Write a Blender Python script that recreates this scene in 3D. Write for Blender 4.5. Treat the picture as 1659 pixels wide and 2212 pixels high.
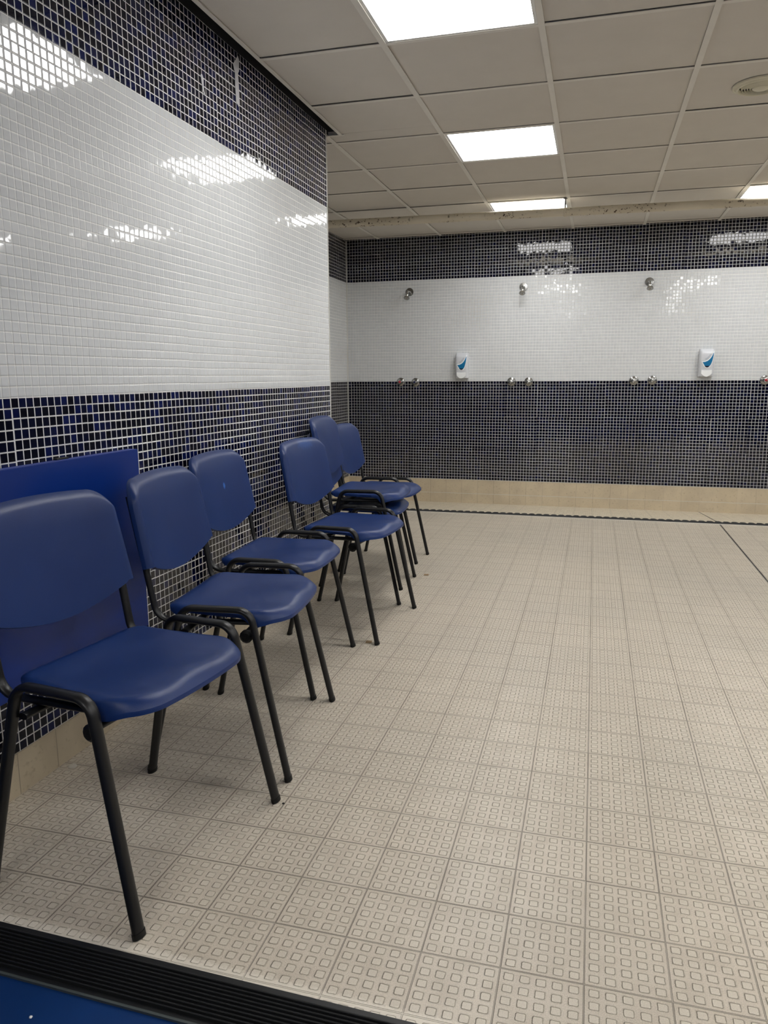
import bpy, bmesh, math, random
from mathutils import Vector, Matrix

# ------------------------------------------------------------------ scene, camera, light
for o in list(bpy.data.objects):
    bpy.data.objects.remove(o)
sc = bpy.context.scene
COL = sc.collection
random.seed(7)

CAM_H = 1.11262
F_PX, YAW, PITCH, ROLL = 1629.92, 0.2695, -0.17796, 0.00517
cam_d = bpy.data.cameras.new('camera')
cam = bpy.data.objects.new('camera', cam_d)
COL.objects.link(cam)
cam_d.sensor_fit = 'VERTICAL'
cam_d.sensor_height = 24.0
cam_d.lens = 24.0 * F_PX / 2212.0
cam_d.clip_start = 0.02
Mr = Matrix.Rotation(YAW, 4, 'Z') @ Matrix.Rotation(PITCH, 4, 'X') @ Matrix.Rotation(ROLL, 4, 'Y')
# camera-local axes: look along +Y of the rig -> Blender camera looks along its -Z
cam.matrix_world = Matrix.Translation((0, 0, CAM_H)) @ Mr @ Matrix.Rotation(math.radians(90), 4, 'X')
sc.camera = cam

world = bpy.data.worlds.new('world')
sc.world = world
world.use_nodes = True
world.node_tree.nodes['Background'].inputs[0].default_value = (0.0, 0.0, 0.0, 1)
world.node_tree.nodes['Background'].inputs[1].default_value = 0.0

LIGHT_STRENGTH = 13.0
LIGHT_COLOR = (1.0, 0.992, 0.972)
vs = sc.view_settings
vs.view_transform = 'Standard'
vs.look = 'None'
vs.gamma = 1.0
vs.use_curve_mapping = False
vs.exposure = 0.45

sc.cycles.max_bounces = 6
sc.cycles.diffuse_bounces = 4
sc.cycles.glossy_bounces = 3
sc.cycles.caustics_reflective = False
sc.cycles.caustics_refractive = False
sc.cycles.use_adaptive_sampling = True
sc.cycles.adaptive_threshold = 0.05
sc.cycles.adaptive_min_samples = 16

# ------------------------------------------------------------------ measured layout (metres)
WX0, WSK = -1.47864, 0.01213          # left wall: x = WX0 + WSK*y
YC = 4.058                            # outer corner of the left wall
NX = -2.3673                          # recessed side wall
YB = 7.2404                           # back wall
PV = 0.02779                          # mosaic row pitch
ZB = 0.1178                           # top of the skirting
SX, SY, FX0, FY0 = 0.15467, 0.15074, 0.02774, 1.2759   # floor tile grid
CXS, CYS, CX0, CY0 = 0.6, 0.58373, -0.84237, 3.07728   # ceiling grid
XR, YF = 4.3, -3.2                    # far right wall, wall behind the camera
YD = 6.13                             # drain line
ZLOW = -0.110                         # floor level at the back wall


def ceil_z(y):
    return CAM_H + 1.24371 + 0.00623 * y


def wall_x(y):
    return WX0 + WSK * y

# ------------------------------------------------------------------ helpers
def link(o):
    COL.objects.link(o)
    return o


def obj(name, bm, mat, parent=None, smooth=False):
    me = bpy.data.meshes.new(name)
    bm.to_mesh(me)
    bm.free()
    if mat is not None:
        for m in (mat if isinstance(mat, (list, tuple)) else [mat]):
            me.materials.append(m)
    if smooth:
        for p in me.polygons:
            p.use_smooth = True
    o = link(bpy.data.objects.new(name, me))
    if parent is not None:
        o.parent = parent
    return o


def autosmooth(o, deg=40):
    me = o.data
    me.set_sharp_from_angle(angle=math.radians(deg))


def tag(o, label=None, cat=None, group=None, kind=None):
    if label: o['label'] = label
    if cat: o['category'] = cat
    if group: o['group'] = group
    if kind: o['kind'] = kind
    return o


def thing(name, label, cat, loc=(0, 0, 0), rotz=0.0, group=None):
    o = link(bpy.data.objects.new(name, None))
    o.empty_display_size = 0.05
    o.location = loc
    o.rotation_euler = (0, 0, rotz)
    return tag(o, label, cat, group)


def struct(name, bm, mat, parent=None):
    o = obj(name, bm, mat, parent)
    if parent is None:
        o['kind'] = 'structure'
    return o


def dup(root, loc, rotz, label, name=None):
    r = root.copy()
    COL.objects.link(r)
    r.location = loc
    r.rotation_euler = (0, 0, rotz)
    r['label'] = label
    for ch in list(root.children):
        c = ch.copy(); COL.objects.link(c); c.parent = r
        for g in ch.children:
            e = g.copy(); COL.objects.link(e); e.parent = c
    return r


def quad(bm, a, b, c, d, mi=0):
    f = bm.faces.new([bm.verts.new(p) for p in (a, b, c, d)])
    f.material_index = mi
    return f


def add_box(bm, x0, x1, y0, y1, z0, z1, mi=0, bevel=0.0, seg=2):
    g = bmesh.ops.create_cube(bm, size=1.0)
    vs_ = g['verts']
    for v in vs_:
        v.co = Vector(((x0 + x1) / 2 + v.co.x * (x1 - x0), (y0 + y1) / 2 + v.co.y * (y1 - y0), (z0 + z1) / 2 + v.co.z * (z1 - z0)))
    fs = {f for v in vs_ for f in v.link_faces}
    for f in fs:
        f.material_index = mi
    if bevel > 0:
        es = list({e for v in vs_ for e in v.link_edges})
        bmesh.ops.bevel(bm, geom=es, offset=bevel, segments=seg, affect='EDGES', profile=0.5)


def prism(bm, pts, z0, z1):
    lo = [bm.verts.new((x, y, z0)) for x, y in pts]
    hi = [bm.verts.new((x, y, z1)) for x, y in pts]
    n = len(pts)
    bm.faces.new(lo[::-1]); bm.faces.new(hi)
    for i in range(n):
        bm.faces.new((lo[i], lo[(i + 1) % n], hi[(i + 1) % n], hi[i]))


def lathe(bm, prof, origin=(0, 0, 0), axis='Z', n=32, cap=True):
    """prof: list of (r, h) along the axis."""
    rings = []
    for r, h in prof:
        ring = []
        for k in range(n):
            a = 2 * math.pi * k / n
            u, v = r * math.cos(a), r * math.sin(a)
            if axis == 'Z': p = (u, v, h)
            elif axis == 'Y': p = (u, h, v)
            else: p = (h, u, v)
            ring.append(bm.verts.new(Vector(origin) + Vector(p)))
        rings.append(ring)
    for a, b in zip(rings, rings[1:]):
        for k in range(n):
            bm.faces.new((a[k], a[(k + 1) % n], b[(k + 1) % n], b[k]))
    if cap:
        bm.faces.new(rings[0][::-1]); bm.faces.new(rings[-1])
    bmesh.ops.recalc_face_normals(bm, faces=bm.faces[:])


def fillet(pts, r, seg=8):
    pts = [Vector(p) for p in pts]
    out = [pts[0]]
    for i in range(1, len(pts) - 1):
        p, a, b = pts[i], pts[i - 1], pts[i + 1]
        u, v = (a - p).normalized(), (b - p).normalized()
        ang = u.angle(v)
        rr = r[i - 1] if isinstance(r, (list, tuple)) else r
        t = rr / math.tan(ang / 2)
        t = min(t, (a - p).length * .49, (b - p).length * .49)
        rr = t * math.tan(ang / 2)
        c = p + (u + v).normalized() * (rr / math.sin(ang / 2))
        s, e = p + u * t - c, p + v * t - c
        tot = s.angle(e)
        for k in range(seg + 1):
            w = k / seg
            q = (s * math.sin((1 - w) * tot) + e * math.sin(w * tot)) / math.sin(tot)
            out.append(c + q)
    out.append(pts[-1])
    return out


def sweep(bm, pts, a, b, side, n=14, cap=True):
    """oval tube: half-size a in the plane of the path, b along 'side'."""
    rings = []
    side = Vector(side)
    for i, p in enumerate(pts):
        t = (pts[min(i + 1, len(pts) - 1)] - pts[max(i - 1, 0)]).normalized()
        s = (side - t * side.dot(t)).normalized()
        m = t.cross(s)
        rings.append([bm.verts.new(p + m * (a * math.cos(2 * math.pi * k / n)) + s * (b * math.sin(2 * math.pi * k / n))) for k in range(n)])
    for r0, r1 in zip(rings, rings[1:]):
        for k in range(n):
            bm.faces.new((r0[k], r0[(k + 1) % n], r1[(k + 1) % n], r1[k]))
    if cap:
        bm.faces.new(rings[0][::-1]); bm.faces.new(rings[-1])
    bmesh.ops.recalc_face_normals(bm, faces=bm.faces[:])

# ------------------------------------------------------------------ node helpers
class NT:
    def __init__(self, name):
        self.mat = bpy.data.materials.new(name)
        self.mat.use_nodes = True
        self.t = self.mat.node_tree
        self.b = self.t.nodes['Principled BSDF']

    def n(self, typ, **kw):
        nd = self.t.nodes.new(typ)
        for k, v in kw.items():
            setattr(nd, k, v)
        return nd

    def put(self, sock, v):
        if isinstance(v, (int, float)):
            sock.default_value = v
        elif isinstance(v, tuple):
            sock.default_value = v if len(v) == len(sock.default_value) else v + (1,)
        else:
            self.t.links.new(v, sock)

    def m(self, op, a, b=0.0, c=0.0):
        nd = self.n('ShaderNodeMath', operation=op)
        self.put(nd.inputs[0], a); self.put(nd.inputs[1], b)
        if op in ('MULTIPLY_ADD', 'COMPARE', 'SMOOTH_MIN'): self.put(nd.inputs[2], c)
        return nd.outputs[0]

    def ramp(self, v, a, b, x=0.0, y=1.0, smooth=True):
        nd = self.n('ShaderNodeMapRange', interpolation_type='SMOOTHSTEP' if smooth else 'LINEAR')
        self.put(nd.inputs[0], v)
        for i, q in enumerate((a, b, x, y)): self.put(nd.inputs[i + 1], q)
        return nd.outputs[0]

    def mix(self, f, a, b, mode='MIX'):
        nd = self.n('ShaderNodeMix', data_type='RGBA', blend_type=mode)
        self.put(nd.inputs[0], f)
        self.put(nd.inputs[6], a); self.put(nd.inputs[7], b)
        return nd.outputs[2]

    def xyz(self, x, y, z):
        nd = self.n('ShaderNodeCombineXYZ')
        for i, q in enumerate((x, y, z)): self.put(nd.inputs[i], q)
        return nd.outputs[0]

    def pos(self):
        g = self.n('ShaderNodeNewGeometry')
        s = self.n('ShaderNodeSeparateXYZ')
        self.t.links.new(g.outputs['Position'], s.inputs[0])
        return g, s.outputs[0], s.outputs[1], s.outputs[2]

    def noise(self, vec, scale, detail=2.0, rough=.5):
        nd = self.n('ShaderNodeTexNoise')
        if vec is not None: self.put(nd.inputs['Vector'], vec)
        nd.inputs['Scale'].default_value = scale
        nd.inputs['Detail'].default_value = detail
        nd.inputs['Roughness'].default_value = rough
        return nd.outputs['Fac']

    def white(self, vec):
        nd = self.n('ShaderNodeTexWhiteNoise', noise_dimensions='3D')
        self.put(nd.inputs['Vector'], vec)
        s = self.n('ShaderNodeSeparateColor')
        self.t.links.new(nd.outputs['Color'], s.inputs[0])
        return s.outputs[0], s.outputs[1], s.outputs[2]

    def bump(self, h, dist, strength=1.0, normal=None):
        nd = self.n('ShaderNodeBump')
        nd.inputs['Distance'].default_value = dist
        nd.inputs['Strength'].default_value = strength
        self.put(nd.inputs['Height'], h)
        if normal is not None: self.put(nd.inputs['Normal'], normal)
        return nd.outputs[0]

    def out(self, **kw):
        for k, v in kw.items():
            self.put(self.b.inputs[k], v)
        return self.mat


def simple(name, color, rough=.5, metal=0.0, spec=.5, **kw):
    t = NT(name)
    return t.out(**{'Base Color': color, 'Roughness': rough, 'Metallic': metal, 'Specular IOR Level': spec, **kw})


def mosaic(name, axis, phase, ph, tx=1.0, ty=0.0, rows0=ZB, navy_hi=(0.0018, 0.0035, 0.028), grout_b=(.56, .56, .56)):
    """glass mosaic wall: navy below row 34 and above row 68, white between."""
    t = NT(name)
    g, x, y, z = t.pos()
    h = t.m('DIVIDE', t.m('SUBTRACT', x if axis == 'x' else y, phase), ph)
    v = t.m('DIVIDE', t.m('SUBTRACT', z, rows0), PV)
    # hand-laid sheets: each 11x11 sheet sits a fraction of a joint off its neighbours
    sh = t.white(t.xyz(t.m('FLOOR', t.m('DIVIDE', h, 11.0)), t.m('FLOOR', t.m('DIVIDE', v, 11.0)), 3.0))
    vv = t.m('ADD', v, t.m('MULTIPLY', t.m('SUBTRACT', sh[0], .5), .10))
    hh = t.m('ADD', h, t.m('MULTIPLY', t.m('SUBTRACT', sh[1], .5), .10))
    ih, iv = t.m('FLOOR', hh), t.m('FLOOR', vv)
    fh = t.m('SUBTRACT', t.m('SUBTRACT', hh, ih), .5)
    fv = t.m('SUBTRACT', t.m('SUBTRACT', vv, iv), .5)
    ah, av = t.m('ABSOLUTE', fh), t.m('ABSOLUTE', fv)
    e = t.m('SUBTRACT', .5, t.m('MAXIMUM', ah, av))
    tile = t.ramp(e, .052, .070)
    r1, r2, r3 = t.white(t.xyz(ih, iv, 0.0))
    r4, r5, r6 = t.white(t.xyz(iv, ih, 9.0))
    w = t.m('MULTIPLY', t.m('GREATER_THAN', v, 34.0), t.m('LESS_THAN', v, 68.0))
    navy = t.mix(t.m('POWER', r3, 3.0), (0.0008, 0.0010, 0.0060), navy_hi)
    white = t.mix(r3, (.615, .635, .655), (.650, .670, .688))
    grout_w = (.82, .825, .815)
    tc = t.mix(w, navy, white)
    gn = t.noise(t.xyz(x, y, z), 2.3, 3.0)
    gc = t.mix(w, grout_b, t.mix(t.m('GREATER_THAN', av, .43), (.71, .72, .72), grout_w))
    gc = t.mix(t.m('MULTIPLY', t.ramp(gn, .5, .8), .6), gc, (.42, .39, .34))
    col = t.mix(tile, gc, tc)
    # every tile tilts a little; its rim is rounded over
    rim = t.m('MULTIPLY', t.m('MULTIPLY', t.ramp(ah, .35, .43), t.ramp(ah, .458, .440)), t.m('SIGN', fh))
    riv = t.m('MULTIPLY', t.m('MULTIPLY', t.ramp(av, .37, .42), t.ramp(av, .452, .438)), t.m('SIGN', fv))
    wob = t.noise(t.xyz(x, y, z), 3.0, 1.0)
    wob2 = t.noise(t.xyz(y, z, x), 34.0, 1.0)
    sa = t.m('ADD', t.m('ADD', t.m('MULTIPLY', t.m('SUBTRACT', r1, .5), .018), t.m('MULTIPLY', rim, .85)),
             t.m('ADD', t.m('MULTIPLY', t.m('SUBTRACT', wob, .5), .05), t.m('MULTIPLY', t.m('SUBTRACT', wob2, .5), .02)))
    sb = t.m('ADD', t.m('ADD', t.m('MULTIPLY', t.m('SUBTRACT', r2, .5), .014), t.m('MULTIPLY', riv, .75)),
             t.m('MULTIPLY', t.m('SUBTRACT', wob2, .5), .03))
    vm = t.n('ShaderNodeVectorMath', operation='ADD')
    t.t.links.new(g.outputs['Normal'], vm.inputs[0])
    t.put(vm.inputs[1], t.xyz(t.m('MULTIPLY', sa, tx), t.m('MULTIPLY', sa, ty), sb))
    nm = t.n('ShaderNodeVectorMath', operation='NORMALIZE')
    t.t.links.new(vm.outputs[0], nm.inputs[0])
    rough = t.m('ADD', t.m('MULTIPLY', tile, -.575), .60)
    rough = t.m('ADD', rough, t.m('MULTIPLY', r6, .03))
    spec = t.m('MULTIPLY_ADD', tile, t.m('MULTIPLY_ADD', w, .10, .19), .2)
    return t.out(**{'Base Color': col, 'Roughness': rough, 'Normal': nm.outputs[0], 'Specular IOR Level': spec})


def skirting_mat(name, axis, pitch, phase):
    t = NT(name)
    g, x, y, z = t.pos()
    h = t.m('DIVIDE', t.m('SUBTRACT', x if axis == 'x' else y, phase), pitch)
    ih = t.m('FLOOR', h)
    fh = t.m('ABSOLUTE', t.m('SUBTRACT', t.m('SUBTRACT', h, ih), .5))
    r1, r2, r3 = t.white(t.xyz(ih, 2.0, 1.0))
    n1 = t.noise(t.xyz(x, y, z), 60, 4.0)
    n2 = t.noise(t.xyz(x, y, z), 7, 3.0)
    base = t.mix(r1, (.585, .495, .350), (.635, .545, .400))
    base = t.mix(t.ramp(n2, .3, .75), base, (.52, .44, .32))
    base = t.mix(t.m('MULTIPLY', t.ramp(n1, .55, .75), .5), base, (.34, .27, .18))
    joint = t.ramp(fh, .489, .495)
    c = t.mix(joint, base, t.mix(r2, (.62, .54, .42), (.30, .24, .17)))
    hgt = t.m('SUBTRACT', t.m('MULTIPLY', n1, .15), joint)
    return t.out(**{'Base Color': c, 'Roughness': .42, 'Normal': t.bump(hgt, .0015)})


def floor_mat():
    t = NT('floor_tile')
    g, x, y, z = t.pos()
    h = t.m('DIVIDE', t.m('SUBTRACT', x, FX0), SX)
    v = t.m('DIVIDE', t.m('SUBTRACT', y, FY0), SY)
    ih, iv = t.m('FLOOR', h), t.m('FLOOR', v)
    fh, fv = t.m('SUBTRACT', h, ih), t.m('SUBTRACT', v, iv)
    ah = t.m('ABSOLUTE', t.m('SUBTRACT', fh, .5))
    av = t.m('ABSOLUTE', t.m('SUBTRACT', fv, .5))
    r1, r2, r3 = t.white(t.xyz(ih, iv, 0.0))
    P = t.xyz(x, y, z)
    n_f = t.noise(P, 420, 3.0, .7)
    n_m = t.noise(P, 16, 3.0)
    n_l = t.noise(P, 1.3, 3.0)
    wn = t.noise(P, 170, 3.0, .6)
    # 5 x 5 raised square studs on each tile
    sh = t.m('MULTIPLY', t.m('SUBTRACT', fh, .02), 5.0 / .96)
    sv = t.m('MULTIPLY', t.m('SUBTRACT', fv, .02), 5.0 / .96)
    ish, isv = t.m('FLOOR', sh), t.m('FLOOR', sv)
    ch = t.m('ABSOLUTE', t.m('SUBTRACT', t.m('SUBTRACT', sh, ish), .5))
    cv = t.m('ABSOLUTE', t.m('SUBTRACT', t.m('SUBTRACT', sv, isv), .5))
    d = t.m('POWER', t.m('ADD', t.m('POWER', ch, 7.0), t.m('POWER', cv, 7.0)), .142857)
    d = t.m('ADD', d, t.m('MULTIPLY', t.m('SUBTRACT', wn, .5), .10))
    stud = t.ramp(d, .325, .265)
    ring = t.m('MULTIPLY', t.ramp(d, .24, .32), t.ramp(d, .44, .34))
    jn = t.m('MULTIPLY', t.m('SUBTRACT', wn, .5), .006)
    joint = t.m('MAXIMUM', t.ramp(t.m('ADD', ah, jn), .4890, .4945), t.ramp(t.m('ADD', av, jn), .4860, .4930))
    edge = t.m('MAXIMUM', t.ramp(ah, .44, .49), t.ramp(av, .44, .49))
    base = t.mix(r1, (.545, .480, .388), (.592, .525, .430))
    base = t.mix(t.ramp(n_l, .35, .7), base, (.495, .445, .368))
    base = t.mix(t.m('MULTIPLY', t.ramp(n_m, .40, .72), .55), base, (.435, .378, .300))
    base = t.mix(t.m('MULTIPLY', t.ramp(n_f, .52, .66), .75), base, (.345, .295, .230))
    base = t.mix(t.m('MULTIPLY', t.ramp(n_f, .48, .34), .6), base, (.69, .625, .525))
    base = t.mix(t.m('MULTIPLY', stud, .30), base, (.63, .59, .49))
    grime_shade = t.m('MULTIPLY', t.m('MULTIPLY_ADD', r2, .5, .30), t.ramp(t.noise(P, 38, 2.0), .30, .62))
    base = t.mix(t.m('MULTIPLY', ring, t.m('MULTIPLY', grime_shade, .60)), base, (.30, .255, .20))  # dark ring: grime plus the studs' shade, painted into the colour
    base = t.mix(t.m('MULTIPLY', edge, .12), base, (.40, .34, .27))
    jd = t.mix(r3, (.22, .19, .15), (.40, .355, .29))
    base = t.mix(joint, base, jd)
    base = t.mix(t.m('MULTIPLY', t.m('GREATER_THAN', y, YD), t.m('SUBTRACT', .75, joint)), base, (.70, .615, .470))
    # one wider black movement joint
    mj = t.ramp(t.m('ABSOLUTE', t.m('SUBTRACT', x, FX0 + 6 * SX)), .006, .004)
    base = t.mix(mj, base, (.03, .028, .026))
    # pale mortar and crumbs along the threshold strip
    ed = t.m('ADD', t.m('SUBTRACT', y, 1.103), t.m('MULTIPLY', x, .0225))
    ed = t.m('ADD', ed, t.m('MULTIPLY', t.m('SUBTRACT', wn, .5), .03))
    base = t.mix(t.m('MULTIPLY', t.ramp(ed, .030, .018), .75), base, (.72, .66, .56))
    hgt = t.m('SUBTRACT', t.m('MULTIPLY_ADD', n_f, .06, stud), t.m('MULTIPLY', joint, 1.3))
    nrm = t.bump(hgt, .0030)
    rough = t.m('SUBTRACT', t.m('MULTIPLY_ADD', n_m, .2, .30), t.m('MULTIPLY', ring, .14))
    return t.out(**{'Base Color': base, 'Roughness': rough, 'Normal': nrm, 'Specular IOR Level': .45})


def paint(name, color, rough, sc1=40, var=.12, spec=.4, bumpd=0.0):
    t = NT(name)
    tc = t.n('ShaderNodeTexCoord')
    n1 = t.noise(tc.outputs['Object'], sc1, 3.0)
    dark = tuple(c * (1 - var) for c in color)
    c = t.mix(n1, color, dark)
    kw = {'Base Color': c, 'Roughness': rough, 'Specular IOR Level': spec}
    if bumpd: kw['Normal'] = t.bump(n1, bumpd)
    return t.out(**kw)


M_LEFT = mosaic('mosaic_left', 'y', 1.650, 0.02722, 0.0, 1.0, navy_hi=(0.0030, 0.0085, 0.075), grout_b=(.76, .76, .745))
M_NICHE = mosaic('mosaic_recess', 'y', YB, 0.0277, 0.0, 1.0)
M_BACK = mosaic('mosaic_back', 'x', -2.3293, 0.02757, 1.0, 0.0)
M_SK_Y = skirting_mat('skirting_side', 'y', 0.1495, 1.552)
M_SK_X = skirting_mat('skirting_back', 'x', SX, FX0)
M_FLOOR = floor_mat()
M_CAULK = paint('white_caulk', (.66, .65, .61), .5)
M_PANEL = paint('ceiling_panel', (.69, .65, .595), .9, 9, .07, .1, .0006)
M_GRID = paint('grid_enamel', (.80, .77, .71), .55, 12, .10)
M_PLENUM = simple('dark_void', (.004, .004, .005), 1.0)
M_BLUEFLOOR = paint('blue_vinyl', (.002, .031, .140), .42, 25, .2)
M_RUBBER = paint('black_rubber', (.011, .0115, .0125), .45, 60, .5)
M_EDGE = simple('threshold_edge', (.055, .065, .065), .5)
M_BOARD = paint('blue_board', (.0028, .028, .210), .30, 6, .08)
M_BOARDE = simple('blue_board_edge', (.045, .075, .34), .4)
M_BLACK = simple('black_powder_coat', (.0050, .0050, .0058), .36, 0, .4)
M_CAP = simple('black_plastic', (.004, .004, .004), .5, 0, .3)
M_CHROME = simple('chrome', (.72, .72, .70), .12, 1.0)
M_CHROMED = simple('dull_chrome', (.36, .36, .35), .20, 1.0)
M_RED = simple('red_dot', (.42, .02, .04), .35)
M_BLUEDOT = simple('blue_dot', (.01, .015, .08), .35)
M_WPLAS = simple('dispenser_body', (.62, .64, .68), .28)
M_LEVER = simple('white_lever', (.85, .87, .88), .25)
M_TEAL = simple('dispenser_blue', (.005, .16, .36), .3)
M_NAVY = simple('dispenser_navy', (.004, .006, .03), .35)
M_PRINT = simple('dispenser_print', (.32, .34, .38), .5)
M_WHITE = simple('white_print', (.85, .88, .9), .4)
M_VENT = paint('cream_plastic', (.74, .70, .55), .5, 12, .1)
M_LFRAME = simple('light_frame', (.75, .75, .73), .35)
M_TAPE = simple('paper_residue', (.62, .62, .64), .8)
M_PUTTY = simple('putty', (.58, .55, .48), .7)
M_PATCH = paint('brown_resin', (.33, .22, .11), .6, 60, .4)


def seat_plastic(name='blue_polypropylene', scuff=None):
    t = NT(name)
    tc = t.n('ShaderNodeTexCoord')
    n1 = t.noise(tc.outputs['Object'], 900, 1.0)
    n2 = t.noise(tc.outputs['Object'], 5, 2.0)
    oi = t.n('ShaderNodeObjectInfo')
    c = t.mix(t.ramp(n2, .3, .7), (.0085, .0270, .120), (.0105, .0325, .136))
    if scuff:
        sp = t.n('ShaderNodeSeparateXYZ')
        t.t.links.new(tc.outputs['Object'], sp.inputs[0])
        dy = t.m('DIVIDE', t.m('SUBTRACT', sp.outputs[1], scuff[0]), scuff[2])
        dz = t.m('DIVIDE', t.m('SUBTRACT', sp.outputs[2], scuff[1]), scuff[3])
        rr = t.m('SQRT', t.m('ADD', t.m('POWER', dy, 2.0), t.m('POWER', dz, 2.0)))
        rr = t.m('ADD', rr, t.m('MULTIPLY', t.m('SUBTRACT', t.noise(tc.outputs['Object'], 60, 3.0), .5), 1.2))
        c = t.mix(t.m('MULTIPLY', t.ramp(rr, 1.0, .2), scuff[4]), c, (.035, .150, .52))
    return t.out(**{'Base Color': c, 'Roughness': t.m('MULTIPLY_ADD', n2, .06, .29), 'Normal': t.bump(n1, .00025), 'Specular IOR Level': .30})


M_SEAT = seat_plastic()


def pipe_mat():
    t = NT('pipe_paint')
    tc = t.n('ShaderNodeTexCoord')
    n1 = t.noise(tc.outputs['Object'], 38, 4.0, .7)
    n2 = t.noise(tc.outputs['Object'], 2.2, 2.0)
    rust = t.m('MULTIPLY', t.ramp(n1, .585, .615), t.ramp(n2, .42, .54))
    c = t.mix(t.ramp(n2, .3, .7), (.68, .62, .50), (.58, .52, .40))
    c = t.mix(rust, c, (.055, .024, .009))
    return t.out(**{'Base Color': c, 'Roughness': .45, 'Normal': t.bump(rust, .001)})


M_PIPE = pipe_mat()
t_ = NT('lamp_diffuser')
em = t_.n('ShaderNodeEmission')
em.inputs[0].default_value = LIGHT_COLOR + (1,)
em.inputs[1].default_value = LIGHT_STRENGTH
t_.t.links.new(em.outputs[0], t_.t.nodes['Material Output'].inputs[0])
M_LAMP = t_.mat

# ------------------------------------------------------------------ the room
ZTOP = 2.62
# left wall: solid block whose right face is the mosaic wall beside the chairs
bm = bmesh.new()
a = (wall_x(YF), YF); b = (wall_x(YC), YC); c = (-2.75, YC); d = (-2.75, YF)
ROWTOP = ZB + 82 * PV
for z0, z1, mi in ((-.02, ROWTOP, 0), (ROWTOP, ZTOP, 2)):
    quad(bm, (*a, z0), (*b, z0), (*b, z1), (*a, z1), mi)
    quad(bm, (*b, z0), (*c, z0), (*c, z1), (*b, z1), 1 if mi == 0 else 2)
quad(bm, (*d, -.02), (*a, -.02), (*a, ZTOP), (*d, ZTOP), 2)
quad(bm, (*c, -.02), (*d, -.02), (*d, ZTOP), (*c, ZTOP), 2)
bmesh.ops.recalc_face_normals(bm, faces=bm.faces[:])
struct('wall_left', bm, [M_LEFT, M_BACK, M_PLENUM])

bm = bmesh.new()
quad(bm, (NX, YC, -.3), (NX, YB, -.3), (NX, YB, ZTOP), (NX, YC, ZTOP), 0)
quad(bm, (NX - .3, YC, -.3), (NX - .3, YB, -.3), (NX - .3, YB, ZTOP), (NX - .3, YC, ZTOP), 0)
quad(bm, (NX, YC, ZTOP), (NX, YB, ZTOP), (NX - .3, YB, ZTOP), (NX - .3, YC, ZTOP), 0)
for f in bm.faces:
    f.normal_update()
struct('wall_recess', bm, M_NICHE)

bm = bmesh.new()
quad(bm, (NX - .3, YB, -.3), (XR + .2, YB, -.3), (XR + .2, YB, ZTOP), (NX - .3, YB, ZTOP))
quad(bm, (NX - .3, YB + .2, -.3), (XR + .2, YB + .2, -.3), (XR + .2, YB + .2, ZTOP), (NX - .3, YB + .2, ZTOP))
quad(bm, (NX - .3, YB, ZTOP), (XR + .2, YB, ZTOP), (XR + .2, YB + .2, ZTOP), (NX - .3, YB + .2, ZTOP))
struct('wall_back', bm, M_BACK)

bm = bmesh.new(); add_box(bm, XR, XR + .2, YF, YB, -.3, ZTOP)
struct('wall_right', bm, M_NICHE)
bm = bmesh.new(); add_box(bm, -2.75, XR + .2, YF - .2, YF, -.3, ZTOP)
struct('wall_front', bm, M_BACK)

# floor: level up to the drain, then falling to the shower wall
def y_far(x):   # far edge of the threshold strip
    return 1.103 - .0225 * x


def y_near(x):  # near edge of the threshold strip
    return .992 - .0225 * x


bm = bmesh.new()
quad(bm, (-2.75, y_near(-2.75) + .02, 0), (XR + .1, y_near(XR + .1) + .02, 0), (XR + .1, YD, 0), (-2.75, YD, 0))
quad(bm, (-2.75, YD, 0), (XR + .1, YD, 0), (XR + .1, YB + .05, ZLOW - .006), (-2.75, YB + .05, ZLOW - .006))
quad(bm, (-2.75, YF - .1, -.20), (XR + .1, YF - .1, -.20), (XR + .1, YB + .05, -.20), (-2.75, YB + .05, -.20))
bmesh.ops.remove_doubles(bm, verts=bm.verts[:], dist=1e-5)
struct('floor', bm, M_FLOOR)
bm = bmesh.new()
quad(bm, (-2.75, YF - .1, 0.0), (XR + .1, YF - .1, 0.0), (XR + .1, y_near(XR + .1) + .02, 0.0), (-2.75, y_near(-2.75) + .02, 0.0))
o = struct('floor', bm, M_BLUEFLOOR)

# skirtings
bm = bmesh.new()
T = .004
prism(bm, [(wall_x(YF), YF), (wall_x(YF) + T, YF), (wall_x(YC) + T, YC + T), (NX, YC + T), (NX, YC), (wall_x(YC), YC)], 0.0, ZB)
struct('baseboard_left', bm, M_SK_Y)
ZT = -.017
bm = bmesh.new()
prism(bm, [(NX, YC + T), (NX + T, YC + T), (NX + T, YB), (NX, YB)], -.12, ZB)
struct('baseboard_recess', bm, M_SK_Y)
bm = bmesh.new()
add_box(bm, NX, XR, YB - .004, YB, ZT + .002, ZB)
add_box(bm, NX, XR, YB - .006, YB, -.125, ZT - .002)
o = struct('baseboard_back', bm, M_SK_X)
bm = bmesh.new()
add_box(bm, NX, XR, YB - .0045, YB, ZT - .002, ZT + .002)
o = obj('grout_line', bm, M_CAULK, o)
# corner beads and caulk lines
bm = bmesh.new()
add_box(bm, wall_x(YC) - .006, wall_x(YC) + .002, YC - .006, YC + .002, ZB, ROWTOP)
struct('trim_1', bm, M_CAULK)
bm = bmesh.new()
add_box(bm, NX, NX + .006, YB - .006, YB, ZB, 2.39)
struct('trim_2', bm, M_CAULK)
bm = bmesh.new()
add_box(bm, NX, XR, YB - .006, YB, ZB - .001, ZB + .003)
struct('trim_3', bm, M_CAULK)

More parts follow.
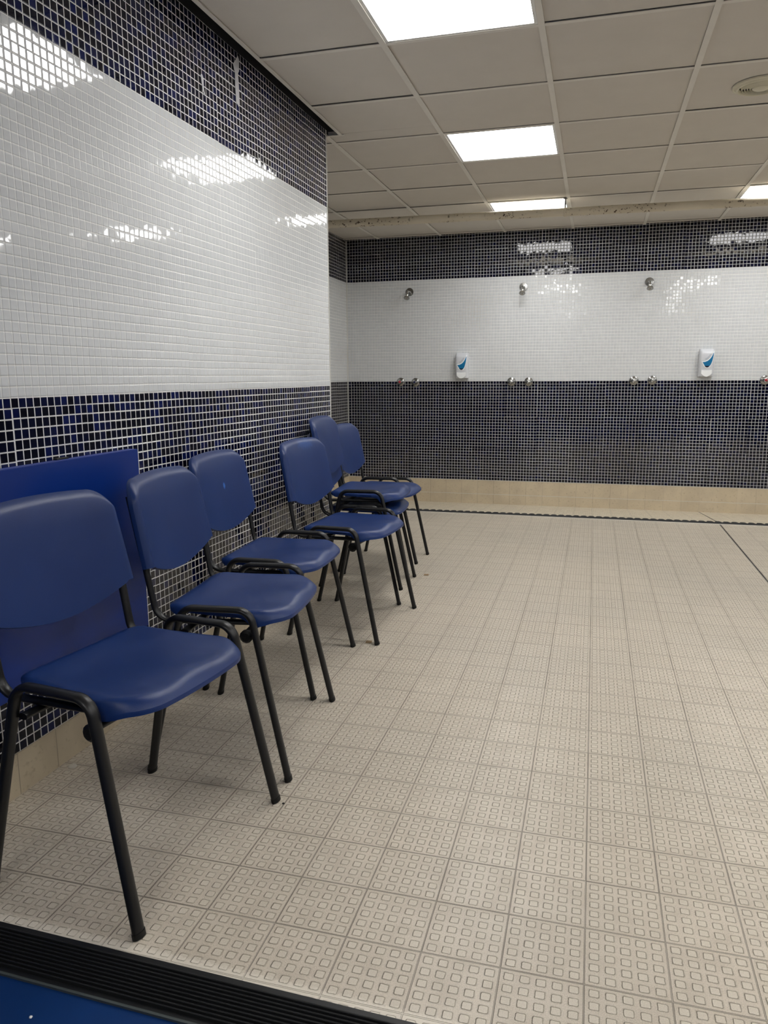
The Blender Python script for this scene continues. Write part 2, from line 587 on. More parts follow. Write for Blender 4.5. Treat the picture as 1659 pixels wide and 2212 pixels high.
# ---- ceiling: lay-in panels with a narrow dark gap to a pressed-metal grid
GX = -1.362   # the ceiling stops short of the left wall here
GY = 4.10
lights = []
for i in (-3, 0, 3, 6):
    for k in (-10, -7, -4, -1, 2, 5):
        lights.append((i, k))
vis = {(0, -1), (0, 2), (0, 5), (3, 5)}
lights = [(i, k) for i, k in lights if i > -3 and (i, k) not in ((3, 2), (0, -4), (0, -10), (3, -10), (6, -10))]  # far right panel by the showers is added, out of view, to brighten the back
cells = set(lights)


def rect_cell(i, k):
    return CX0 + CXS * i, CX0 + CXS * (i + 1), CY0 + CYS * k, CY0 + CYS * (k + 1)


bm = bmesh.new()
G = .0103
for i in range(-3, 9):
    for k in range(-11, 8):
        if (i, k) in cells: continue
        x0, x1, y0, y1 = rect_cell(i, k)
        parts = []
        y1 = min(y1, YB); x1 = min(x1, XR); y0 = max(y0, YF)
        if x1 <= x0 or y1 <= y0: continue
        if x0 >= GX: parts.append((x0, x1, y0, y1))
        else:
            if x1 > GX and y0 < GY: parts.append((GX, x1, y0, min(y1, GY)))
            if y1 > GY: parts.append((max(x0, NX), x1, max(y0, GY), y1))
        for (p0, p1, q0, q1) in parts:
            e0 = G if abs(p0 - x0) < 1e-6 else 0.0
            e1 = G if p1 < XR - 1e-6 else 0
            f0 = G if abs(q0 - y0) < 1e-6 else 0.0
            f1 = G if q1 < YB - 1e-6 and abs(q1 - GY) > 1e-6 else 0
            if p1 - e1 - p0 - e0 <= 0.01 or q1 - f1 - q0 - f0 <= 0.01: continue
            dz = random.uniform(.002, .005)
            tl = random.uniform(-.0012, .0012)
            xx0, xx1, yy0, yy1 = p0 + e0, p1 - e1, q0 + f0, q1 - f1
            v = [(xx0, yy0, ceil_z(yy0) + dz + tl), (xx0, yy1, ceil_z(yy1) + dz), (xx1, yy1, ceil_z(yy1) + dz - tl), (xx1, yy0, ceil_z(yy0) + dz)]
            quad(bm, *v, 0)
            quad(bm, *[(a_, b_, c_ + .016) for a_, b_, c_ in v][::-1], 0)
            for s in range(4):
                p, q = v[s], v[(s + 1) % 4]
                quad(bm, p, (p[0], p[1], p[2] + .016), (q[0], q[1], q[2] + .016), q, 0)
bmesh.ops.recalc_face_normals(bm, faces=bm.faces[:])
ceiling = struct('ceiling', bm, M_PANEL)
bm = bmesh.new()


def bar_y(bm, x, w, y0, y1, up=.0, th=.004):
    z0, z1 = ceil_z(y0), ceil_z(y1)
    v = [(x - w / 2, y0, z0), (x + w / 2, y0, z0), (x + w / 2, y1, z1), (x - w / 2, y1, z1)]
    lo = [bm.verts.new((p[0], p[1], p[2] - th)) for p in v]
    hi = [bm.verts.new((p[0], p[1], p[2])) for p in v]
    bm.faces.new(lo[::-1]); bm.faces.new(hi)
    for s in range(4):
        bm.faces.new((lo[s], lo[(s + 1) % 4], hi[(s + 1) % 4], hi[s]))


for i in range(-2, 9):
    x = CX0 + CXS * i
    bar_y(bm, x, .024, YF if x > GX else GY, YB)
for k in range(-10, 8):
    y = CY0 + CYS * k
    for i in range(-3, 9):
        x0, x1 = CX0 + CXS * i + .012, CX0 + CXS * (i + 1) - .012
        if y > GY: x0 = max(x0, NX)
        else: x0 = max(x0, GX)
        x1 = min(x1, XR)
        if x1 - x0 < .02 or y > YB - .02: continue
        z = ceil_z(y)
        add_box(bm, x0, x1, y - .0105, y + .0105, z - .0025, z)
bmesh.ops.recalc_face_normals(bm, faces=bm.faces[:])
obj('ceiling_grid', bm, M_GRID, ceiling)
# edge angle where the ceiling stops short of the tiled wall
bm = bmesh.new()
bar_y(bm, GX, .016, YF, GY)
add_box(bm, NX, GX + .02, GY - .004, GY + .010, ceil_z(GY) - .004, ceil_z(GY))
obj('edge_angle', bm, M_GRID, ceiling)
bm = bmesh.new()
add_box(bm, -2.75, XR + .2, YF - .2, YB + .2, ZTOP, ZTOP + .05)
o = struct('ceiling', bm, M_PLENUM)

# ------------------------------------------------------------------ ceiling lights
def make_light(i, k, label):
    x0, x1, y0, y1 = rect_cell(i, k)
    x0 += .013; x1 -= .013; y0 += .0115; y1 -= .0115
    cx, cy = (x0 + x1) / 2, (y0 + y1) / 2
    z = ceil_z(cy)
    t = thing('ceiling_light', label, 'ceiling light', (cx, cy, z), 0, 'square light panels in the ceiling')
    t.rotation_euler = (math.atan(.00623), 0, 0)
    hx, hy = (x1 - x0) / 2, (y1 - y0) / 2
    w = .012
    bm = bmesh.new()
    for a_, b_, c_, d_ in ((-hx, hx, -hy, -hy + w), (-hx, hx, hy - w, hy), (-hx, -hx + w, -hy + w, hy - w), (hx - w, hx, -hy + w, hy - w)):
        add_box(bm, a_, b_, c_, d_, -.001, .030)
    obj('frame', bm, M_LFRAME, t)
    bm = bmesh.new()
    add_box(bm, -hx + w, hx - w, -hy + w, hy - w, .004, .008)
    obj('diffuser', bm, M_LAMP, t)
    return t


names_l = {(0, -1): 'large square ceiling light panel nearest the camera, cut by the top edge',
           (0, 2): 'square ceiling light panel in the middle of the ceiling, clear of the pipe',
           (0, 5): 'square ceiling light panel half hidden behind the pipe and its hanger',
           (3, 5): 'square ceiling light panel behind the pipe at the right edge of view'}
for i, k in lights:
    lab = names_l.get((i, k))
    if lab is None:
        side = {0: 'above the chairs', 3: 'in the middle row', 6: 'in the far right row'}[i]
        dist = {-10: 'farthest behind the camera', -7: 'well behind the camera', -4: 'just behind the camera',
                -1: 'level with the nearest chair', 2: 'level with the corner', 5: 'added near the showers to brighten the back wall'}[k]
        lab = 'ceiling light panel %s, %s' % (side, dist)
    make_light(i, k, lab)

# ------------------------------------------------------------------ ceiling vent
vz = ceil_z(3.965)
vent = thing('ceiling_vent', 'round cream plastic air vent with ring louvres in a ceiling panel', 'vent', (.660, 3.965, vz))
bm = bmesh.new()
lathe(bm, [(.120, .002), (.120, -.003), (.112, -.006), (.104, -.007), (.102, -.011), (.095, -.013), (.091, -.011), (.090, .001)], n=48, cap=False)
obj('vent_frame', bm, M_VENT, vent, True)
bm = bmesh.new()
lathe(bm, [(.090, .0012), (.001, .0012)], n=40, cap=False)
obj('vent_duct', bm, M_PLENUM, vent)
for r_ in (.082, .071, .060, .049):
    bm = bmesh.new()
    lathe(bm, [(r_ + .001, -.002), (r_ - .004, -.014), (r_ - .0055, -.014), (r_ - .001, -.002)], n=40, cap=False)
    obj('louvre', bm, M_VENT, vent, True)
bm = bmesh.new()
lathe(bm, [(.001, -.002), (.038, -.004), (.038, -.012), (.032, -.016), (.012, -.018), (.001, -.0185)], n=40, cap=False)
obj('centre_disc', bm, M_VENT, vent, True)

# ------------------------------------------------------------------ pipe
pz = 2.293
pa, pb = Vector((NX, 5.907, pz)), Vector((XR, 6.170, pz))
pd = (pb - pa).normalized()
pipe = thing('pipe', 'cream painted pipe with rust spots running under the ceiling before the showers', 'pipe', pa)
bm = bmesh.new()
L = (pb - pa).length
n_seg = 60
sweep(bm, [pd * (L * k / n_seg) for k in range(n_seg + 1)], .030, .030, (0, 0, 1), 24)
obj('pipe_run', bm, M_PIPE, pipe, True)
bm = bmesh.new()
sweep(bm, [pd * .270, pd * .283], .037, .037, (0, 0, 1), 24)
obj('coupling', bm, M_PIPE, pipe, True)
for xh in (-.263,):
    s_ = (xh - NX) / pd.x
    q = pd * s_
    bm = bmesh.new()
    sweep(bm, [q - pd * .009, q + pd * .009], .034, .034, (0, 0, 1), 24)
    cl = obj('hanger_clamp', bm, M_PIPE, pipe, True)
    bm = bmesh.new()
    add_box(bm, q.x - .0055, q.x + .0055, q.y - .0055, q.y + .0055, .030, .102)
    lathe(bm, [(.014, .092), (.014, .100)], origin=(q.x, q.y, 0), n=16)
    obj('hanger_rod', bm, simple('hanger_steel', (.16, .15, .14), .6), pipe)

# ------------------------------------------------------------------ drain
drain = thing('drain_channel', 'long dark drain channel with scalloped grating crossing the floor before the showers', 'drain', (0, YD, 0))
bm = bmesh.new()
add_box(bm, NX + .01, XR - .02, -.075, .005, -.02, .003)
obj('grating', bm, M_EDGE if False else simple('drain_grey', (.016, .017, .018), .5), drain)
bm = bmesh.new()
x = NX + .02
while x < XR - .06:
    pts = [(x, .0), (x + .008, .030), (x + .016, .040), (x + .036, .040), (x + .044, .030), (x + .052, .0)]
    prism(bm, pts, -.02, .0035)
    x += .0585
obj('scalloped_edge', bm, bpy.data.materials['drain_grey'], drain)
bm = bmesh.new()
add_box(bm, NX + .01, XR - .02, -.082, -.075, -.02, .004)
obj('rim', bm, simple('drain_steel', (.75, .72, .66), .4), drain)

# ------------------------------------------------------------------ threshold strip
strip = thing('threshold_strip', 'black ribbed rubber threshold strip between blue floor and beige tiles', 'threshold strip', (0, 0, 0))
bm = bmesh.new()
xa, xb = wall_x(1.0) + .003, XR - .02
W_ = .111
prism(bm, [(xa, y_near(xa) + .001), (xb, y_near(xb) + .001), (xb, y_far(xb)), (xa, y_far(xa))], .0, .003)
NR = 10
for k in range(NR):
    o0 = .012 + k * (W_ - .024) / NR
    w0 = (W_ - .024) / NR
    prof = [(0, .003), (w0 * .12, .0088), (w0 * .30, .0095), (w0 * .50, .0088), (w0 * .62, .003)]
    for (s0, h0), (s1, h1) in zip(prof, prof[1:]):
        quad(bm, (xa, y_near(xa) + o0 + s0, h0), (xb, y_near(xb) + o0 + s0, h0), (xb, y_near(xb) + o0 + s1, h1), (xa, y_near(xa) + o0 + s1, h1))
obj('ribbed_tread', bm, M_RUBBER, strip)
bm = bmesh.new()
prism(bm, [(xa, y_near(xa) - .004), (xb, y_near(xb) - .004), (xb, y_near(xb) + .001), (xa, y_near(xa) + .001)], .0, .005)
obj('edge_bead', bm, M_EDGE, strip)

# ------------------------------------------------------------------ blue board on the left wall
bx = .040
board = thing('blue_board', 'bright blue wall board mounted behind the nearest chair', 'board', (0, 0, 0))
bm = bmesh.new()
y0, y1, z0, z1 = .72, 2.134, .292, .886
def bp(y, off, z): return (wall_x(y) + off, y, z)
v = [bm.verts.new(bp(*q)) for q in ((y0, .004, z0), (y1, .004, z0), (y1, .004, z1), (y0, .004, z1), (y0, bx, z0), (y1, bx, z0), (y1, bx, z1), (y0, bx, z1))]
for f, mi in (((4, 5, 6, 7), 0), ((0, 3, 2, 1), 0), ((1, 2, 6, 5), 0), ((0, 4, 7, 3), 0), ((3, 7, 6, 2), 1), ((0, 1, 5, 4), 1)):
    fc = bm.faces.new([v[q] for q in f]); fc.material_index = mi
bmesh.ops.recalc_face_normals(bm, faces=bm.faces[:])
bmesh.ops.bevel(bm, geom=bm.edges[:], offset=.0015, segments=2, affect='EDGES')
obj('panel', bm, [M_BOARD, M_BOARDE], board)
bm = bmesh.new()
add_box(bm, wall_x(1.81) + .001, wall_x(1.81) + .016, 1.785, 1.835, z1 - .004, z1 + .005, bevel=.002)
obj('mounting_clip', bm, M_CAP, board)

# ------------------------------------------------------------------ scraps on wall and floor
def wall_scrap(name, label, pts):
    bm = bmesh.new()
    yc = sum(p[0] for p in pts) / len(pts); zc = sum(p[1] for p in pts) / len(pts)
    lo = [bm.verts.new((.0006, p[0] - yc, p[1] - zc)) for p in pts]
    hi = [bm.verts.new((.0020, p[0] - yc, p[1] - zc)) for p in pts]
    bm.faces.new(lo[::-1]); bm.faces.new(hi)
    for s in range(len(pts)):
        bm.faces.new((lo[s], lo[(s + 1) % len(pts)], hi[(s + 1) % len(pts)], hi[s]))
    bmesh.ops.recalc_face_normals(bm, faces=bm.faces[:])
    o = obj(name, bm, M_TAPE)
    o.location = (wall_x(yc), yc, zc)
    return tag(o, label, 'paper scrap', 'torn paper scraps on the upper navy tiles')


wall_scrap('paper_scrap', 'long torn white paper strip stuck high on the navy tiles near the ceiling',
           [(3.040, 2.385), (3.050, 2.372), (3.046, 2.33), (3.036, 2.318), (3.040, 2.27), (3.042, 2.205), (3.036, 2.192), (3.012, 2.202), (3.006, 2.26), (3.008, 2.31), (2.994, 2.338)])
wall_scrap('paper_scrap', 'short torn white paper scrap on the navy tiles left of the long strip',
           [(2.728, 2.209), (2.741, 2.212), (2.748, 2.200), (2.748, 2.165), (2.757, 2.145), (2.752, 2.143), (2.738, 2.160), (2.732, 2.185)])


def floor_patch(x, y, w, d, label, rot=0.0):
    bm = bmesh.new()
    add_box(bm, -w / 2, w / 2, -d / 2, d / 2, 0.0005, .0022, bevel=.0008)
    o = obj('resin_patch', bm, M_PATCH)
    o.location = (x, y, 0); o.rotation_euler = (0, 0, rot)
    tag(o, label, 'floor patch', 'small brown patches on the floor')


floor_patch(-.880, 2.933, .026, .030, 'small brown square patch on the floor by the front feet of the middle chairs', .2)
floor_patch(-.877, 4.071, .026, .034, 'small brown square patch on the floor in front of the stacked chairs', .1)
bm = bmesh.new()
lathe(bm, [(.001, .0055), (.006, .005), (.011, .003), (.013, .0)], n=20, cap=False)
o = obj('putty_blob', bm, M_PUTTY, None, True)
o.location = (-1.418, 1.715, .0005)
tag(o, 'pale round blob on the floor against the skirting behind the nearest chair', 'blob')


def crumb(x, y, s, mat, label):
    bm = bmesh.new()
    bmesh.ops.create_icosphere(bm, subdivisions=1, radius=1.0)
    for v_ in bm.verts:
        v_.co = Vector((v_.co.x * s * random.uniform(.7, 1.3), v_.co.y * s * random.uniform(.6, 1.1), v_.co.z * s * .45 + s * .45))
    o = obj('crumb', bm, mat)
    o.location = (x, y, .0005)
    tag(o, label, 'crumb')


M_CRUMBW = simple('white_crumb', (.8, .8, .78), .6)
crumb(-.747, 1.690, .0045, M_CAP, 'tiny black crumb on the floor beside the far front foot of the nearest chair')
crumb(-.913, .945, .0040, M_CRUMBW, 'tiny white crumb on the blue floor')

# ------------------------------------------------------------------ chairs
HS, HA = .0092, .0155     # tube half sizes


def seat_mesh():
    bm = bmesh.new()
    N, K = 44, 44
    F0, F1 = -.378, -.006
    rows = []
    for j in range(K + 1):
        t = j / K
        row = []
        for i in range(N + 1):
            s = 2 * i / N - 1
            s_ = math.sin(s * math.pi / 2)          # denser at the edges
            # side outline
            as_ = abs(s_)
            # front and rear limits for this lateral position
            def corner(a_, r):
                q = max(0.0, (a_ - (1 - r)) / r)
                return 1 - math.sqrt(max(0.0, 1 - q * q))
            fr = F1 - .018 * as_ ** 2 - .085 * corner(as_, .42)
            re = F0 + .045 * corner(as_, .26)
            tt = .5 - .5 * math.cos(t * math.pi)
            f = re + (fr - re) * tt
            w = .196 + .022 * tt
            lat = s_ * w
            # height
            dish = -.010 * (1 - s_ ** 2) * math.exp(-((tt - .40) / .30) ** 2)
            z = .474 - .007 * tt + dish
            df = fr - f
            z += .0065 * math.cos(s_ * 2 * math.pi) * max(0, (tt - .45) / .55) ** 2 * min(1, df / .05) * (1 if as_ < .5 else .6)
            df = fr - f
            dr = f - re
            ds = (1 - as_) * w
            z -= .023 * max(0, 1 - df / .042) ** 2.2
            z -= .010 * max(0, 1 - ds / .024) ** 2.2
            z -= .010 * max(0, 1 - dr / .030) ** 2
            row.append(bm.verts.new((f, lat, z)))
        rows.append(row)
    for r0, r1 in zip(rows, rows[1:]):
        for i in range(N):
            bm.faces.new((r0[i], r1[i], r1[i + 1], r0[i + 1]))
    bmesh.ops.remove_doubles(bm, verts=bm.verts[:], dist=1e-6)
    bmesh.ops.recalc_face_normals(bm, faces=bm.faces[:])
    shell(bm, .0105, (0, 0, -1))
    return bm


def shell(bm, th, direction):
    """thicken an open sheet along a direction and close its rim."""
    dv = Vector(direction).normalized() * th
    faces = bm.faces[:]
    vmap = {v: bm.verts.new(v.co + dv) for v in bm.verts[:]}
    border = [e for e in bm.edges if len(e.link_faces) == 1]
    for f in faces:
        bm.faces.new([vmap[v] for v in reversed(f.verts)])
    for e in border:
        a_, b_ = e.verts
        try: bm.faces.new((a_, b_, vmap[b_], vmap[a_]))
        except ValueError: pass
    bmesh.ops.recalc_face_normals(bm, faces=bm.faces[:])


def back_mesh():
    bm = bmesh.new()
    N, K = 44, 40
    rows = []
    for j in range(K + 1):
        t = j / K
        tt = .5 - .5 * math.cos(t * math.pi)
        row = []
        for i in range(N + 1):
            s_ = math.sin((2 * i / N - 1) * math.pi / 2)
            as_ = abs(s_)
            q = max(0.0, (as_ - .70) / .30)
            zt = .836 - .012 * as_ ** 2 - .070 * (1 - math.sqrt(max(0.0, 1 - q * q)))
            # lower edge: flat ears over the uprights, sagging between them
            if as_ > .86: zb = .586
            else: zb = .582 - .040 * (math.cos(as_ / .86 * math.pi / 2)) ** .9
            z = zb + (zt - zb) * tt
            w = .234 - .014 * max(0, (z - .58) / .26)
            lat = s_ * w
            f = -.400 - .052 * ((z - .58) / .26)
            f -= .009 * max(0, (z - .76) / .08) ** 2                  # top leans back
            f += .022 * as_ ** 2 - .008                                # wraps round the sitter
            d_t = zt - z
            d_s = (1 - as_) * w
            f -= .017 * max(max(0, 1 - d_t / .026), max(0, 1 - d_s / .022)) ** 2
            row.append(bm.verts.new((f, lat, z)))
        rows.append(row)
    for r0, r1 in zip(rows, rows[1:]):
        for i in range(N):
            bm.faces.new((r0[i], r0[i + 1], r1[i + 1], r1[i]))
    bmesh.ops.remove_doubles(bm, verts=bm.verts[:], dist=1e-6)
    bmesh.ops.recalc_face_normals(bm, faces=bm.faces[:])
    shell(bm, .012, (-1, 0, -.3))
    return bm


def make_chair():
    t = thing('stacking_chair', '', 'chair', (0, 0, 0), 0, 'blue plastic chairs along the tiled wall')
    o = obj('seat', seat_mesh(), M_SEAT, t, True); autosmooth(o, 55)
    o = obj('backrest', back_mesh(), M_SEAT, t, True); autosmooth(o, 55)
    for s in (1, -1):
        ft, kf, kr, rt = (0, .2675 * s, 0), (-.103, .246 * s, .483), (-.302, .246 * s, .483), (-.410, .2675 * s, 0)
        full = fillet([ft, kf, kr, rt], .045, 10)
        side = Vector((0, 1, 0))
        def at(p, q, z):
            p, q = Vector(p), Vector(q)
            return p + (q - p) * ((z - p.z) / (q.z - p.z))
        ZS = .400
        # front leg, rear leg, each with a rubber foot
        for nm, p, q in (('leg', ft, kf), ('leg', rt, kr)):
            bm = bmesh.new()
            sweep(bm, [at(p, q, .012), at(p, q, .2), at(p, q, ZS)], HS, HA, side)
            lg = obj(nm, bm, M_BLACK, t, True); autosmooth(lg, 60)
            bm = bmesh.new()
            sweep(bm, [at(p, q, .0005), at(p, q, .004), at(p, q, .010), at(p, q, .012)], HS + .0013, HA + .0013, side)
            fo = obj('rubber_foot', bm, M_CAP, lg, True); autosmooth(fo, 50)
        bm = bmesh.new()
        mid = [at(ft, kf, ZS)] + [p for p in full[1:-1]] + [at(rt, kr, ZS)]
        sweep(bm, mid, HS, HA, side)
        o = obj('side_rail', bm, M_BLACK, t, True); autosmooth(o, 60)
        # back upright: from under the seat, round the rear, up behind the backrest
        up = fillet([(-.11, .188 * s, .430), (-.394, .206 * s, .430), (-.424, .207 * s, .60), (-.462, .200 * s, .785)], [.050, .2], 10)
        bm = bmesh.new()
        sweep(bm, up, .0075, .0130, side)
        o = obj('back_upright', bm, M_BLACK, t, True); autosmooth(o, 60)
        bm = bmesh.new()
        lathe(bm, [(.001, .2275 * s), (.019, .2275 * s), (.019, .237 * s), (.012, .243 * s), (.001, .243 * s)], origin=(-.120, 0, .404), axis='Y', n=12, cap=False)
        o = obj('bolt_cap', bm, M_CAP, t, True); autosmooth(o, 40)
    for f_ in (-.120, -.300):
        bm = bmesh.new()
        z_ = .410
        sweep(bm, [Vector((f_, -.240, z_)), Vector((f_, 0, z_)), Vector((f_, .240, z_))], .008, .013, (1, 0, 0))
        o = obj('crossbar', bm, M_BLACK, t, True); autosmooth(o, 60)
    return t


chairs = [
    ((-.8055, 1.433, 0), (.99163, -.12913), 'nearest blue plastic chair, cut by the left edge, in front of the blue board'),
    ((-.8075, 2.071, 0), (.99449, .10481), 'blue plastic chair, second in the row, just beyond the end of the blue board'),
    ((-.9160, 2.600, 0), (.99892, .04640), 'blue plastic chair, third in the row, pale scuff in the middle of its backrest'),
    ((-.8185, 3.179, 0), (.99771, -.06764), 'blue plastic chair, fourth in the row, bright scuff near its backrest top'),
    ((-.9095, 3.750, 0), (.99620, .08500), 'lower of the two stacked blue chairs, mostly hidden under the other'),
    ((-.9000, 3.750, .076), (.99620, .08500), 'upper of the two stacked blue chairs, its back the tallest in the row'),
    ((-.9740, 4.2925, 0), (1.0, .0), 'farthest blue plastic chair, beyond the stack, against the end of the tiled wall'),
]
proto = make_chair()
for q, (loc, dv, lab) in enumerate(chairs):
    rz = math.atan2(dv[1], dv[0])
    if q == 0:
        proto.location = loc; proto.rotation_euler = (0, 0, rz); proto['label'] = lab
    else:
        ch = dup(proto, loc, rz, lab)
        if q in (2, 3):
            bk = [c_ for c_ in ch.children if c_.name.startswith('backrest')][0]
            bk.material_slots[0].link = 'OBJECT'
            bk.material_slots[0].material = seat_plastic('scuffed_polypropylene', ((.012, .705, .012, .016, .8), (.040, .808, .100, .030, .22))[q - 2])

# ------------------------------------------------------------------ showers, valves, dispensers on the back wall
def make_shower():
    t = thing('wall_shower', '', 'shower', (0, 0, 0), 0, 'chrome shower heads on the back wall')
    bm = bmesh.new()
    lathe(bm, [(.038, .0), (.038, -.005), (.036, -.008), (.013, -.009), (.011, -.016), (.001, -.016)], axis='Y', n=32, cap=False)
    o = obj('wall_rose', bm, M_CHROMED, t, True); autosmooth(o, 50)
    bm = bmesh.new()
    sweep(bm, fillet([(0, -.008, 0), (0, -.075, .0), (0, -.100, -.030)], .03, 8), .009, .009, (1, 0, 0), 16)
    o = obj('shower_arm', bm, M_CHROME, t, True); autosmooth(o, 60)
    ax = Vector((0, -.55, -.835)).normalized()
    s_ = Vector((1, 0, 0)); m_ = ax.cross(s_)
    base = Vector((0, -.100, -.030))
    bm = bmesh.new()
    rings = []
    for r, h in ((.010, -.004), (.014, .004), (.014, .014), (.009, .020), (.012, .026), (.028, .040), (.028, .046)):
        rings.append([bm.verts.new(base + ax * h + s_ * (r * math.cos(a_)) + m_ * (r * math.sin(a_))) for a_ in [2 * math.pi * k / 28 for k in range(28)]])
    for r0, r1 in zip(rings, rings[1:]):
        for k in range(28): bm.faces.new((r0[k], r0[(k + 1) % 28], r1[(k + 1) % 28], r1[k]))
    bm.faces.new(rings[0][::-1])
    bmesh.ops.recalc_face_normals(bm, faces=bm.faces[:])
    o = obj('spray_head', bm, M_CHROME, t, True); autosmooth(o, 45)
    bm = bmesh.new()
    rings = []
    for r, h in ((.0275, .0455), (.018, .047), (.006, .047), (.0055, .045), (.0005, .045)):
        rings.append([bm.verts.new(base + ax * h + s_ * (r * math.cos(a_)) + m_ * (r * math.sin(a_))) for a_ in [2 * math.pi * k / 28 for k in range(28)]])
    for r0, r1 in zip(rings, rings[1:]):
        for k in range(28): bm.faces.new((r0[k], r0[(k + 1) % 28], r1[(k + 1) % 28], r1[k]))
    bmesh.ops.recalc_face_normals(bm, faces=bm.faces[:])
    obj('spray_plate', bm, M_CHROMED, t, True)
    return t


sh = make_shower()
for q, (x, z, lab) in enumerate(((-1.735, 1.900, 'chrome shower head above the leftmost pair of valves'),
                                 (-.664, 1.910, 'middle chrome shower head, between the two soap dispensers on the left side'),
                                 (.426, 1.915, 'chrome shower head nearest the right soap dispenser'))):
    if q == 0: sh.location = (x, YB - .001, z); sh['label'] = lab
    else: dup(sh, (x, YB - .001, z), 0, lab)


def make_valve(dot):
    t = thing('shower_valve', '', 'valve', (0, 0, 0), 0, 'chrome shower valves along the back wall')
    bm = bmesh.new()
    lathe(bm, [(.040, .0), (.040, -.005), (.037, -.009), (.018, -.011), (.014, -.030), (.001, -.030)], axis='Y', n=36, cap=False)
    o = obj('wall_rose', bm, M_CHROMED, t, True); autosmooth(o, 50)
    bm = bmesh.new()
    n = 36
    rings = []
    for sc_, h in ((.7, -.024), (1.0, -.030), (1.0, -.044), (.8, -.052), (.3, -.054)):
        ring = []
        for k in range(n):
            a_ = 2 * math.pi * k / n + math.pi / 6
            r = (.018 + .006 * math.cos(3 * (a_))) * sc_
            ring.append(bm.verts.new((r * math.cos(a_), h, r * math.sin(a_))))
        rings.append(ring)
    for r0, r1 in zip(rings, rings[1:]):
        for k in range(n): bm.faces.new((r0[k], r0[(k + 1) % n], r1[(k + 1) % n], r1[k]))
    bm.faces.new(rings[-1]); bm.faces.new(rings[0][::-1])
    bmesh.ops.recalc_face_normals(bm, faces=bm.faces[:])
    h_ = obj('handle', bm, M_CHROME, t, True); autosmooth(h_, 50)
    if dot:
        bm = bmesh.new()
        lathe(bm, [(.0115, -.052), (.0115, -.056), (.001, -.058)], axis='Y', n=20, cap=False)
        obj('colour_dot', bm, dot, h_, True)
    return t


valves = [(-1.822, 1.058, M_RED, 'chrome shower valve with red centre, leftmost on the wall'),
          (-1.674, 1.055, M_BLUEDOT, 'chrome shower valve with dark blue centre, second from the left'),
          (-.753, 1.057, None, 'dull chrome shower valve below the middle shower head, left of its pair'),
          (-.594, 1.056, None, 'bright chrome shower valve below the middle shower head, right of its pair'),
          (.338, 1.063, None, 'chrome shower valve below the third shower head, left of its pair'),
          (.495, 1.066, None, 'chrome shower valve below the third shower head, right of its pair'),
          (1.413, 1.064, M_RED, 'chrome shower valve with red centre at the right edge of view')]
proto_v = {}
for x, z, dot, lab in valves:
    key = dot.name if dot else ''
    if key not in proto_v:
        v_ = make_valve(dot); proto_v[key] = v_
        v_.location = (x, YB - .001, z); v_['label'] = lab
        v_.rotation_euler = (0, 0, 0)
    else:
        v_ = dup(proto_v[key], (x, YB - .001, z), 0, lab)


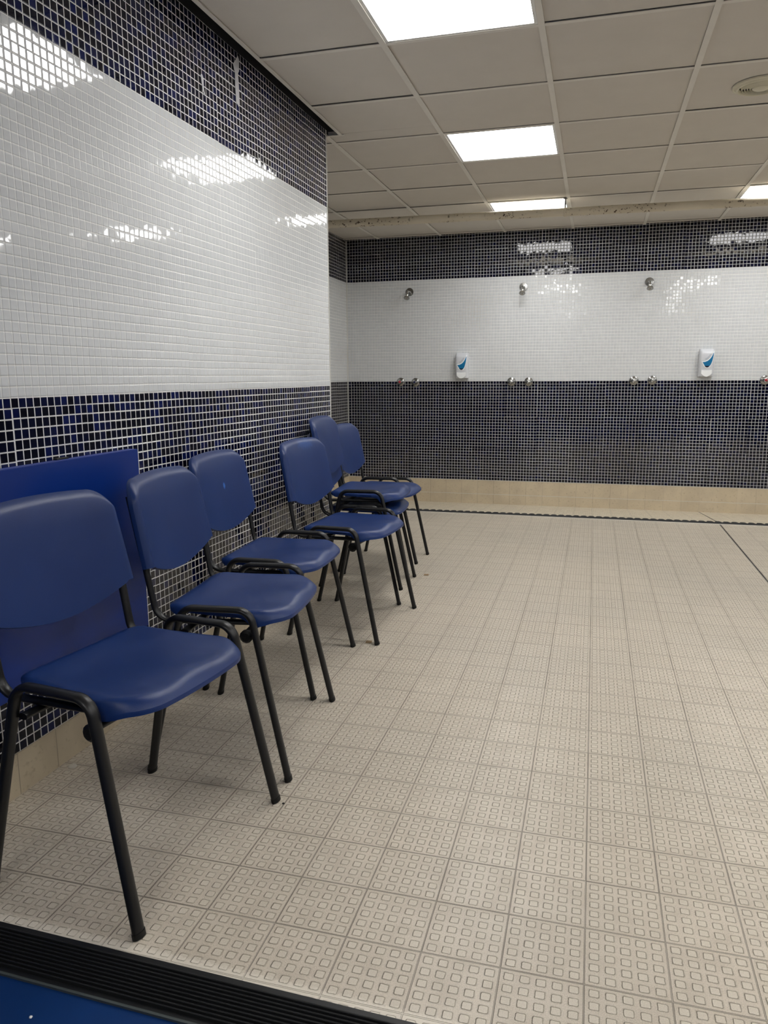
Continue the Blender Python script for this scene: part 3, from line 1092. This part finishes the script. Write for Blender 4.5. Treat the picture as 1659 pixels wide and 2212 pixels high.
def make_dispenser():
    t = thing('soap_dispenser', '', 'soap dispenser', (0, 0, 0), 0, 'white and blue soap dispensers on the back wall')
    # body: rounded box with bulging front, local origin at wall centre bottom, front = -y
    Hh, Wd, D = .232, .061, .094
    def front(u, w):   # u in -1..1 lateral, w 0..1 height
        prof = D * (.80 + .20 * math.sin(min(1, w * 1.15) * math.pi * .62)) - .030 * max(0, (w - .82) / .18) ** 2
        return -prof + .012 * u ** 4
    bm = bmesh.new()
    N, K = 20, 30
    def wide(w): return Wd * (.93 + .07 * math.sin(w * math.pi * .9 + .2))
    grid = []
    for j in range(K + 1):
        w = j / K
        row = []
        # section ring: from wall left, round the front, to wall right
        pts = [(-wide(w), 0.0), (-wide(w), front(-1, w) * .45)]
        for i in range(N + 1):
            u = -1 + 2 * i / N
            pts.append((u * wide(w) * (1 if abs(u) < .9 else 1), front(u, w) + .010 * max(0, (abs(u) - .8) / .2) ** 2))
        pts += [(wide(w), front(1, w) * .45), (wide(w), 0.0)]
        grid.append([bm.verts.new((p[0], p[1], w * Hh)) for p in pts])
    for r0, r1 in zip(grid, grid[1:]):
        for i in range(len(r0) - 1): bm.faces.new((r0[i], r0[i + 1], r1[i + 1], r1[i]))
    bm.faces.new(grid[0][::-1]); bm.faces.new(grid[-1])
    bmesh.ops.recalc_face_normals(bm, faces=bm.faces[:])
    body = obj('body', bm, M_WPLAS, t, True); autosmooth(body, 35)

    def decal(name, outline, mat, lift, parent):
        """outline (u, w) polygon laid on the curved front, with its own thickness."""
        bm = bmesh.new()
        vs2 = [bm.verts.new((u, 0, w)) for u, w in outline]
        f = bm.faces.new(vs2)
        bmesh.ops.triangulate(bm, faces=[f])
        bmesh.ops.subdivide_edges(bm, edges=bm.edges[:], cuts=3, use_grid_fill=True)
        for v_ in bm.verts:
            u, w = v_.co.x, v_.co.z
            v_.co = Vector((u * Wd, front(u, w) - lift, w * Hh))
        bmesh.ops.recalc_face_normals(bm, faces=bm.faces[:])
        shell(bm, .0012, (0, -1, 0))
        return obj(name, bm, mat, parent)
    # swoosh outlines traced in face fractions
    def curve(p0, p1, p2, n=10):
        return [((1 - k / n) ** 2 * p0[0] + 2 * (k / n) * (1 - k / n) * p1[0] + (k / n) ** 2 * p2[0],
                 (1 - k / n) ** 2 * p0[1] + 2 * (k / n) * (1 - k / n) * p1[1] + (k / n) ** 2 * p2[1]) for k in range(n + 1)]
    big = curve((-.72, .56), (.35, .54), (.80, .93)) + curve((.88, .93), (.78, .42), (.28, .315))[0:] + curve((.0, .300), (-.42, .31), (-.72, .54))[1:]
    decal('swoosh_border', big, M_WHITE, .0004, body)
    inner = curve((-.62, .525), (.30, .50), (.76, .86)) + curve((.80, .85), (.70, .50), (.36, .385))[0:] + [(-.30, .385)]
    decal('blue_swoosh', inner, M_TEAL, .0012, body)
    nav = [(-.32, .388), (.34, .388)] + curve((.30, .37), (.02, .285), (-.28, .37))
    decal('navy_tip', nav, M_NAVY, .0014, body)
    for k_, (a_, b_, c_) in enumerate((((-.35, .64), (.10, .68), (.32, .82)), ((-.30, .60), (.22, .66), (.46, .82)))):
        cc = curve(a_, b_, c_, 8)
        th = .012
        decal('print_line', cc + [(p[0] + .03, p[1] - th) for p in cc[::-1]], M_PRINT, .0004, body)
    # push lever: white crescent at the bottom
    bm = bmesh.new()
    top = [(-.70 + 1.4 * k / 16, .235 - .012 * math.cos((k / 16 - .5) * math.pi)) for k in range(17)]
    bot = [(.70 - 1.4 * k / 16, .10 - .115 * math.cos((k / 16 - .5) * math.pi)) for k in range(17)]
    pts = top + bot
    vs2 = [bm.verts.new((u * Wd, -D * .80 - .012, w * Hh)) for u, w in pts]
    vs3 = [bm.verts.new((u * Wd * 1.02, -.055, w * Hh)) for u, w in pts]
    bm.faces.new(vs2); bm.faces.new(vs3[::-1])
    for k in range(len(pts)):
        bm.faces.new((vs2[k], vs3[k], vs3[(k + 1) % len(pts)], vs2[(k + 1) % len(pts)]))
    bmesh.ops.recalc_face_normals(bm, faces=bm.faces[:])
    o = obj('push_lever', bm, M_LEVER, t)
    return t


dp = make_dispenser()
dp.location = (-1.215, YB - .0005, 1.092)
dp['label'] = 'soap dispenser with blue swoosh left of the middle shower head'
dup(dp, (.930, YB - .0005, 1.098), 0, 'soap dispenser with blue swoosh at the right, beyond the third shower head')
